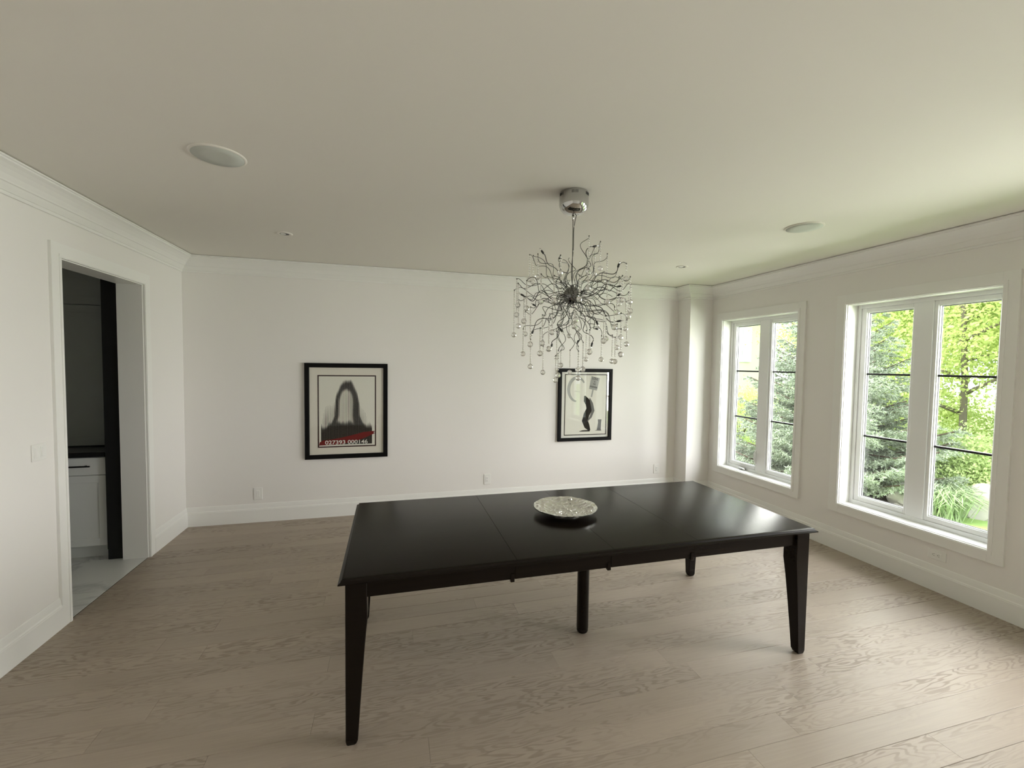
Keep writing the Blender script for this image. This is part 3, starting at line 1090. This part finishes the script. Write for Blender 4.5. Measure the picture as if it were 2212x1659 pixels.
# small print
pb = thing('framed_print', (4.40, D - 0.02, 1.20), 'smaller black framed print with a grey placard and dark brush strokes, below the chandelier', 'picture')
m = MB()
frame_ring(m, 4.030, 4.770, 0.746, 1.664, 0.043, D - 0.001, D - 0.034)
m.build('picture_frame', 'black_wood', pb)
MB().box(4.068, 4.732, D - 0.014, D - 0.004, 0.784, 1.626).build('mat_board', 'ink_white', pb)
pr = MB().box(4.112, 4.704, D - 0.0152, D - 0.0142, 0.812, 1.598).build('print_sheet', 'print_paper', pb)
m = MB()
rect_ring(m, 4.117, 4.699, 0.818, 1.594, 0.010, yp)
m.build('printed_border', 'ink', pr)
m = MB()
cpts = []
for k in range(24):
    a = math.radians(35 + k * 10)
    cpts.append((4.285 + 0.115 * math.cos(a), 1.40 + 0.150 * math.sin(a)))
stroke(m, cpts, [0.020 + 0.022 * math.sin(PI * k / 23) for k in range(24)], yp)
m.build('printed_loop_stroke', 'ink_grey', pr)


def rotp(pts, cx_, cz_, a):
    return [(cx_ + (x - cx_) * math.cos(a) - (z - cz_) * math.sin(a), cz_ + (x - cx_) * math.sin(a) + (z - cz_) * math.cos(a)) for x, z in pts]


m = MB()
pcx, pcz, pa_ = 4.520, 1.478, math.radians(-12)
poly(m, rotp([(4.464, 1.395), (4.576, 1.395), (4.580, 1.560), (4.460, 1.562)], pcx, pcz, pa_), yp - 0.0003)
poly(m, rotp([(4.510, 1.30), (4.530, 1.30), (4.530, 1.395), (4.510, 1.395)], pcx, pcz, pa_), yp - 0.0003)
m.build('printed_placard', 'ink_grey', pr)
for tx, dz, sz in (('LOVE', 0.058, 0.040), ('IS', 0.020, 0.022), ('THE', -0.010, 0.022), ('ANSWER', -0.048, 0.030)):
    q = rotp([(pcx, pcz + dz)], pcx, pcz, pa_)[0]
    lettering(tx, q[0], q[1], sz, 'ink', pr, yp - 0.0012, pa_, 0.88)
m = MB()                                      # dark upright brush strokes
stroke(m, [(4.47, 0.875), (4.43, 0.93), (4.40, 1.00), (4.42, 1.08), (4.46, 1.15), (4.45, 1.22), (4.41, 1.27), (4.39, 1.32)], [0.02, 0.075, 0.085, 0.08, 0.085, 0.09, 0.07, 0.015], yp - 0.0003)
stroke(m, [(4.325, 0.868), (4.37, 0.872), (4.47, 0.872)], [0.004, 0.016, 0.018], yp - 0.0005)
m.build('printed_dark_stroke', 'ink', pr)
m = MB()
stroke(m, [(4.43, 0.99), (4.48, 1.05), (4.51, 1.13), (4.49, 1.22), (4.46, 1.29)], [0.010, 0.030, 0.040, 0.036, 0.01], yp - 0.0006)
stroke(m, [(4.595, 0.875), (4.600, 0.92), (4.605, 0.97), (4.606, 1.015)], [0.056, 0.050, 0.042, 0.052], yp - 0.0006)
stroke(m, [(4.545, 0.873), (4.575, 0.876), (4.63, 0.874)], [0.004, 0.010, 0.012], yp - 0.0007)
m.build('printed_grey_stroke', 'ink_mid', pr)
MB().add([(4.071, D - 0.02, 0.787), (4.729, D - 0.02, 0.787), (4.729, D - 0.02, 1.623), (4.071, D - 0.02, 1.623)], [(0, 1, 2, 3)]).build('picture_glass', 'art_glass', pb)


# ================================================================== WALL PLATES
def wall_plate(name, c, wdt, hgt, axis, label, cat, kind, group=None, flip=False):
    """axis 'back': plate on the far wall; 'left'/'right': on the side walls"""
    t = thing(name, c, label, cat, group)
    c = Vector(c)

    def P(m, a0, a1, d0, d1, z0, z1, bev=0.0):
        if axis == 'back':
            m.box(c.x + a0, c.x + a1, c.y - d1, c.y - d0, c.z + z0, c.z + z1, bev)
        elif axis == 'left':
            m.box(c.x + d0, c.x + d1, c.y + a0, c.y + a1, c.z + z0, c.z + z1, bev)
        else:
            m.box(c.x - d1, c.x - d0, c.y + a0, c.y + a1, c.z + z0, c.z + z1, bev)
        return m
    P(MB(), -wdt / 2, wdt / 2, 0, 0.007, -hgt / 2, hgt / 2, 0.002).build('cover_plate', 'plastic', t)
    if kind == 'outlet':
        r = P(MB(), -0.017, 0.017, 0.006, 0.0095, -0.033, 0.033, 0.001).build('receptacle', 'plastic', t)
        for s in (1, -1):
            m = MB()
            P(m, -0.008, -0.006, 0.0090, 0.0100, s * 0.016 - 0.004, s * 0.016 + 0.004)
            P(m, 0.006, 0.008, 0.0090, 0.0100, s * 0.016 - 0.003, s * 0.016 + 0.003)
            P(m, -0.0025, 0.0025, 0.0090, 0.0100, s * 0.016 - 0.0105, s * 0.016 - 0.0065)
            m.build('socket_holes', 'dark_slot', r)
    elif kind == 'outlet_h':
        r = P(MB(), -0.033, 0.033, 0.006, 0.0095, -0.017, 0.017, 0.001).build('receptacle', 'plastic', t)
        for s in (1, -1):
            m = MB()
            P(m, s * 0.016 - 0.004, s * 0.016 + 0.004, 0.0090, 0.0100, -0.008, -0.006)
            P(m, s * 0.016 - 0.003, s * 0.016 + 0.003, 0.0090, 0.0100, 0.006, 0.008)
            P(m, s * 0.016 + 0.0065, s * 0.016 + 0.0105, 0.0090, 0.0100, -0.0025, 0.0025)
            m.build('socket_holes', 'dark_slot', r)
    elif kind == 'jack':
        P(MB(), -0.017, 0.017, 0.006, 0.0085, -0.033, 0.033, 0.001).build('jack_insert', 'plastic', t)
    elif kind == 'switch':
        for s in (-1, 1):
            r = P(MB(), s * 0.024 - 0.017, s * 0.024 + 0.017, 0.006, 0.0095, -0.033, 0.033, 0.001).build('switch_frame', 'plastic', t)
            P(MB(), s * 0.024 - 0.013, s * 0.024 + 0.013, 0.009, 0.0125, -0.028, 0.028, 0.0015).build('rocker', 'plastic', r)
    return t


wall_plate('wall_outlet', (0.660, D, 0.302), 0.082, 0.125, 'back', 'white jack plate low on the back wall near the door corner', 'outlet', 'jack')
wall_plate('wall_outlet', (3.137, D, 0.318), 0.080, 0.125, 'back', 'white upright outlet low on the back wall between the two pictures', 'outlet', 'outlet')
wall_plate('wall_outlet', (5.466, D, 0.328), 0.080, 0.125, 'back', 'white upright outlet low on the back wall beside the corner column', 'outlet', 'outlet')
wall_plate('wall_outlet', (W, 2.338, 0.280), 0.118, 0.074, 'right', 'white sideways outlet on the window wall below the nearer window', 'outlet', 'outlet_h')
wall_plate('light_switch', (0, 3.236, 1.148), 0.110, 0.100, 'left', 'white double light switch on the left wall beside the doorway', 'switch', 'switch')


# ================================================================== CEILING FITTINGS
def speaker(x, y, label):
    t = thing('ceiling_speaker', (x, y, H), label, 'speaker', 'round speakers in the ceiling')
    m = MB().lathe([(0.116, -0.0065), (0.124, -0.0065), (0.127, -0.003), (0.127, 0.0)], (x, y, H), 56, True, False)
    o = m.build('speaker_rim', 'ceil', t)
    MB().lathe([(0.0005, -0.0068), (0.06, -0.0068), (0.117, -0.0062), (0.117, -0.001)], (x, y, H), 56).build('speaker_grille', 'speaker', t)


speaker(1.175, 2.585, 'round grey ceiling speaker nearer the doorway wall')
speaker(4.940, 2.592, 'round grey ceiling speaker nearer the windows')


def pot(x, y, label):
    t = thing('recessed_light', (x, y, H), label, 'ceiling light', 'small recessed lights in the ceiling')
    m = MB().lathe([(0.036, -0.004), (0.038, -0.006), (0.056, -0.006), (0.060, -0.003), (0.060, 0.0)], (x, y, H), 36, True, False)
    m.build('light_trim', 'ceil', t)
    MB().lathe([(0.0005, -0.0005), (0.037, -0.0005), (0.037, -0.003), (0.036, -0.004)], (x, y, H), 36).build('light_baffle', 'socket', t)
    m = MB().lathe([(0.0005, -0.0012), (0.022, -0.0012), (0.024, -0.003), (0.018, -0.005), (0.0005, -0.006)], (x - 0.010, y, H), 24)
    m.build('lamp_lens', 'plastic', t)


pot(1.185, 3.970, 'small round recessed light in the ceiling nearer the doorway corner')
pot(4.920, 3.970, 'small round recessed light in the ceiling nearer the corner column')

# ================================================================== OUTSIDE
structure(MB().box(W + 0.23, 60, -40, 60, GZ - 0.2, GZ).build('ground', 'lawn'))


def pydata_np(name, V, nper, mat, parent=None, loc=(0, 0, 0), stuff=True):
    """V: (n, nper, 3) array of separate faces"""
    n = V.shape[0]
    me = bpy.data.meshes.new(name)
    me.vertices.add(n * nper)
    me.vertices.foreach_set('co', V.reshape(-1).astype(np.float32))
    me.loops.add(n * nper)
    me.loops.foreach_set('vertex_index', np.arange(n * nper, dtype=np.int32))
    me.polygons.add(n)
    me.polygons.foreach_set('loop_start', np.arange(0, n * nper, nper, dtype=np.int32))
    me.polygons.foreach_set('loop_total', np.full(n, nper, dtype=np.int32))
    me.materials.append(M[mat])
    me.update(calc_edges=True)
    me.validate()
    o = bpy.data.objects.new(name, me)
    o.location = loc
    if parent is not None:
        o.parent = parent
    COL.objects.link(o)
    if stuff:
        o['kind'] = 'stuff'
    return o


def unit(a):
    return a / np.maximum(1e-9, np.linalg.norm(a, axis=-1, keepdims=True))


def leaves_quads(P, size, rs, flat=0.35):
    n = len(P)
    nrm = unit(rs.normal(size=(n, 3)) + np.array([0, 0, flat]))
    a = unit(np.cross(nrm, rs.normal(size=(n, 3))))
    b = np.cross(nrm, a)
    s = size * rs.uniform(0.6, 1.25, (n, 1))
    return np.stack([P - a * s, P + b * s * 0.55, P + a * s, P - b * s * 0.55], 1)


def spruce(x, y, h, rad, seed, label, dens=1.0):
    rs = np.random.RandomState(seed)
    t = thing('spruce_tree', (x, y, GZ), label, 'tree')
    MB().tube([(x, y, GZ), (x, y, GZ + h * 0.5), (x, y, GZ + h * 0.97)], [0.11, 0.07, 0.012], 8).build('trunk', 'bark', t)
    tufts, dirs, lens = [], [], []
    br = MB()
    z = 0.52
    while z < h - 0.08:
        u = z / h
        R = rad * (1 - u) ** 0.72 * (1 - 0.15 * max(0, 0.15 - u) / 0.15)
        nb = max(4, int(5 + 9 * (1 - u)))
        a0 = rs.uniform(0, 2 * PI)
        for k in range(nb):
            a = a0 + 2 * PI * (k + rs.uniform(-0.3, 0.3)) / nb
            ln = R * rs.uniform(0.78, 1.1)
            zz = z + rs.uniform(-0.07, 0.07)
            d = np.array([math.cos(a), math.sin(a)])
            sag = -0.10 * ln + 0.35 * u
            ns = max(3, int(ln / 0.09))
            main = []
            for q in range(ns + 1):
                s = q / ns
                hz = zz + (sag * s + 0.22 * ln * s * s * (0.4 + u)) - 0.12 * ln * math.sin(PI * s) * (1 - u)
                main.append(np.array([d[0] * ln * s, d[1] * ln * s, hz]))
            br.tube([Vector((x + p[0], y + p[1], GZ + p[2])) for p in main[::max(1, ns // 3)]], 0.012 * (1 - u) + 0.004, 4)
            perp = np.array([-d[1], d[0], 0])
            dd = np.array([d[0], d[1], 0.0])
            for q in range(1, ns + 1):
                s = q / ns
                tw = ln * 0.40 * (1 - s * 0.72) * rs.uniform(0.8, 1.15) + 0.06
                for sd in (-1, 1):
                    ang = rs.uniform(0.75, 1.15)
                    td = perp * sd * math.sin(ang) + dd * math.cos(ang) + np.array([0, 0, rs.uniform(-0.12, 0.10)])
                    nt_ = max(2, int(tw / 0.045))
                    for e in range(nt_):
                        f_ = (e + 0.6) / nt_
                        tufts.append(main[q] + td * tw * f_ + np.array([0, 0, -0.10 * tw * f_ * f_]))
                        dirs.append(td)
                        lens.append(0.050 + 0.028 * (1 - f_))
            for e in range(3):
                tufts.append(main[-1] + dd * 0.03 * e)
                dirs.append(dd + np.array([0, 0, 0.15]))
                lens.append(0.07)
        z += 0.155 + 0.05 * rs.rand()
    for e in range(14):
        tufts.append(np.array([0, 0, h - 0.35 + 0.028 * e]))
        dirs.append(np.array([0, 0, 1.0]))
        lens.append(0.08)
    br.build('branches', 'bark', t)['kind'] = 'stuff'
    T, Dr, Ln = np.array(tufts), unit(np.array(dirs)), np.array(lens)
    nk = int(9 * dens)
    T = np.repeat(T, nk, 0)
    Dr = np.repeat(Dr, nk, 0)
    Ln = np.repeat(Ln, nk)[:, None]
    n = len(T)
    nd = unit(Dr * 0.9 + rs.normal(size=(n, 3)) * 0.62)
    sd = unit(np.cross(nd, rs.normal(size=(n, 3))))
    wd = 0.0095
    tip = T + nd * Ln * rs.uniform(0.8, 1.3, (n, 1))
    V = np.stack([T - sd * wd, T + sd * wd, tip], 1)
    pydata_np('needles', V, 3, 'needles', t)
    return n


spruce(10.25, 6.55, 4.15, 1.95, 3, 'tall blue spruce standing closest, between the two windows')
spruce(9.3, 10.4, 2.9, 1.9, 8, 'second blue spruce behind and beside the closest one, seen through the far window')


def leafy_tree(x, y, h, spread, seed, label, nleaf, mat, trunk=0.13, low=0.22, size=0.075):
    rs = np.random.RandomState(seed)
    t = thing('leafy_tree', (x, y, GZ), label, 'tree')
    base = Vector((x, y, GZ))
    pts = []
    p = Vector((0, 0, 0))
    lean = Vector((rs.uniform(-0.1, 0.1), rs.uniform(-0.1, 0.1), 0))
    for k in range(7):
        pts.append(base + p)
        p = p + Vector((rs.uniform(-0.1, 0.1), rs.uniform(-0.1, 0.1), h * 0.85 / 6)) + lean
    MB().tube(pts, [trunk * (1 - 0.13 * k) for k in range(7)], 8).build('trunk', 'bark_grey', t)
    clump = []
    for b in range(11):
        f = 0.22 + 0.06 * b
        q0 = pts[0].lerp(pts[-1], min(0.97, f))
        a = rs.uniform(0, 2 * PI)
        ln = spread * rs.uniform(0.55, 1.0) * (1.1 - 0.6 * f)
        d = Vector((math.cos(a), math.sin(a), rs.uniform(0.25, 0.9)))
        bp = [q0]
        cur = q0
        for s in range(5):
            d = (d + Vector((rs.uniform(-0.3, 0.3), rs.uniform(-0.3, 0.3), rs.uniform(-0.15, 0.2)))).normalized()
            cur = cur + d * ln / 5
            bp.append(cur)
            clump.append(cur - base)
        MB().tube(bp, [0.045 - 0.008 * s for s in range(6)], 6).build('branch', 'bark_grey', t)
    # crown: clumps of leaves filling an uneven volume round the branches
    C = [np.array(c) for c in clump]
    while len(C) < 260:
        v = unit(rs.normal(size=3)) * rs.uniform(0.45, 1.0) ** 0.5
        c = np.array([v[0] * spread, v[1] * spread, h * (low + (1 - low) * 0.5) + v[2] * h * (1 - low) * 0.5])
        C.append(c)
    C = np.array(C)
    idx = rs.randint(0, len(C), nleaf)
    P = C[idx] + rs.normal(size=(nleaf, 3)) * np.array([0.30, 0.30, 0.20]) * (spread / 2.4)
    P = P[P[:, 2] > 0.15]
    pydata_np('foliage', leaves_quads(P, size, rs), 4, mat, t)


leafy_tree(13.9, 6.45, 7.4, 2.6, 1, 'lime green leafy tree with a visible trunk, seen through the nearer window', 48000, 'leaf_lime', low=0.3, size=0.042, trunk=0.075)
leafy_tree(16.5, 10.6, 8.6, 3.2, 2, 'lime green leafy tree behind the closest spruce', 80000, 'leaf_lime', size=0.045)
leafy_tree(17.2, 7.0, 9.0, 3.3, 4, 'taller green leafy tree behind the one with the visible trunk', 80000, 'leaf_green', size=0.05)
leafy_tree(15.0, 3.6, 7.8, 3.0, 5, 'green leafy tree outside, farthest towards the viewer of the garden trees', 30000, 'leaf_green', size=0.065)


def bush(x, y, rx, hz, seed, label, mat, n, size=0.04):
    rs = np.random.RandomState(seed)
    t = thing('garden_bush', (x, y, GZ), label, 'bush')
    m = MB()
    for k in range(9):
        a = rs.uniform(0, 2 * PI)
        m.tube([(x, y, GZ), (x + 0.25 * rx * math.cos(a), y + 0.25 * rx * math.sin(a), GZ + hz * 0.4), (x + 0.6 * rx * math.cos(a), y + 0.6 * rx * math.sin(a), GZ + hz * 0.7)], [0.02, 0.014, 0.006], 5)
    m.build('stems', 'bark', t)['kind'] = 'stuff'
    v = unit(rs.normal(size=(170, 3)))
    v[:, 2] = np.abs(v[:, 2])
    r = rs.uniform(0.55, 1.0, (170, 1)) ** 0.4
    C = v * r * np.array([rx, rx, hz])
    P = C[rs.randint(0, 170, n)] + rs.normal(size=(n, 3)) * 0.13 * rx
    P = P[P[:, 2] > 0.03]
    pydata_np('foliage', leaves_quads(P, size, rs), 4, mat, t)


bush(12.1, 5.55, 1.25, 1.05, 11, 'rounded green garden bush in front of the leafy trees', 'leaf_bush', 34000, 0.028)
bush(12.9, 2.9, 1.3, 1.1, 12, 'lower green bush at the side of the rounded bush', 'leaf_bush', 16000, 0.03)
bush(15.6, 8.6, 1.7, 1.9, 14, 'large lime green bush at the back of the lawn behind the trunk', 'leaf_lime', 22000, 0.04)
bush(16.0, 5.4, 1.7, 1.8, 15, 'large green bush at the back of the lawn', 'leaf_green', 22000, 0.04)
bush(12.4, 11.2, 1.3, 1.6, 13, 'lime green bush in the gap between the two spruces', 'leaf_lime', 16000, 0.035)


def boulder(x, y, sx_, sy_, sz_, seed, label):
    bm = bmesh.new()
    bmesh.ops.create_icosphere(bm, subdivisions=3, radius=1)
    for p in bm.verts:
        n = noise.noise(p.co * 1.3 + Vector((seed * 7.1, 0, 0))) * 0.38 + noise.noise(p.co * 3.1 + Vector((0, seed * 3.3, 0))) * 0.12
        c = p.co * (1 + n)
        p.co = (x + c.x * sx_, y + c.y * sy_, GZ + sz_ * 0.55 + max(-0.6, c.z) * sz_)
    o = MB().bm(bm, True).build('boulder', 'rock', None, (x, y, GZ))
    smooth_angle(o, 30)
    tag(o, label, 'boulder')


boulder(11.15, 4.72, 0.44, 0.38, 0.30, 1, 'grey boulder at the lawn edge before the rounded bush')
boulder(10.48, 5.36, 0.27, 0.24, 0.24, 2, 'small pale boulder on the mulch beside the closest spruce')
boulder(12.0, 4.25, 0.34, 0.30, 0.22, 3, 'grey boulder behind the one at the lawn edge')
structure(MB().box(7.6, 11.6, 5.2, 12.0, GZ - 0.02, GZ + 0.012).build('ground_mulch_bed', 'soil'))
# tufts of ornamental grass
for gi, (gx, gy, lab) in enumerate(((10.75, 4.98, 'clump of arching ornamental grass beside the boulder at the lawn edge'), (10.35, 4.72, 'clump of arching ornamental grass nearest the window wall'))):
    rs = np.random.RandomState(30 + gi)
    n = 420
    a = rs.uniform(0, 2 * PI, n)
    ln = rs.uniform(0.3, 0.6, n)
    b0 = np.stack([0.10 * rs.normal(size=n), 0.10 * rs.normal(size=n), np.zeros(n)], 1)
    d = np.stack([np.cos(a), np.sin(a), np.zeros(n)], 1)
    sd = np.stack([-np.sin(a), np.cos(a), np.zeros(n)], 1) * 0.008
    q1 = b0 + d * (ln * 0.35)[:, None] + np.array([0, 0, 1]) * (ln * 0.8)[:, None]
    q2 = b0 + d * (ln * 0.95)[:, None] + np.array([0, 0, 1]) * (ln * 0.65)[:, None]
    V = np.concatenate([np.stack([b0 - sd, b0 + sd, q1 + sd, q1 - sd], 1), np.stack([q1 - sd, q1 + sd, q2 + sd * 0.2, q2 - sd * 0.2], 1)], 0)
    o = pydata_np('ornamental_grass', V, 4, 'grass', None, (gx, gy, GZ + 0.012))
    tag(o, lab, 'grass')

# neighbouring house behind the spruces
hs = thing('neighbour_house', (17.5, 22.0, GZ), 'pale brick neighbouring house with a grey roof behind the far spruce', 'house')
MB().box(13.5, 21.5, 19, 27, GZ, 4.6).build('house_wall', 'brick', hs)
m = MB()
m.add([(13.0, 18.5, 4.6), (22, 18.5, 4.6), (22, 27.5, 4.6), (13.0, 27.5, 4.6), (16, 23, 7.6), (19, 23, 7.6)],
      [(0, 1, 5, 4), (1, 2, 5), (2, 3, 4, 5), (3, 0, 4), (0, 3, 2, 1)])
m.build('house_roof', 'roof', hs)
MB().box(12.95, 22.05, 18.45, 27.55, 4.42, 4.62).build('eave', 'stucco', hs)
for wx in (14.8, 17.2, 19.6):
    f = MB().box(wx - 0.6, wx + 0.6, 18.94, 19.0, 2.0, 3.8).build('house_window', 'stucco', hs)
    for i in range(2):
        for j in range(3):
            MB().box(wx - 0.54 + 0.56 * i, wx - 0.02 + 0.56 * i, 18.925, 18.945, 2.07 + 0.57 * j, 2.60 + 0.57 * j).build('window_pane', 'far_pane', f)
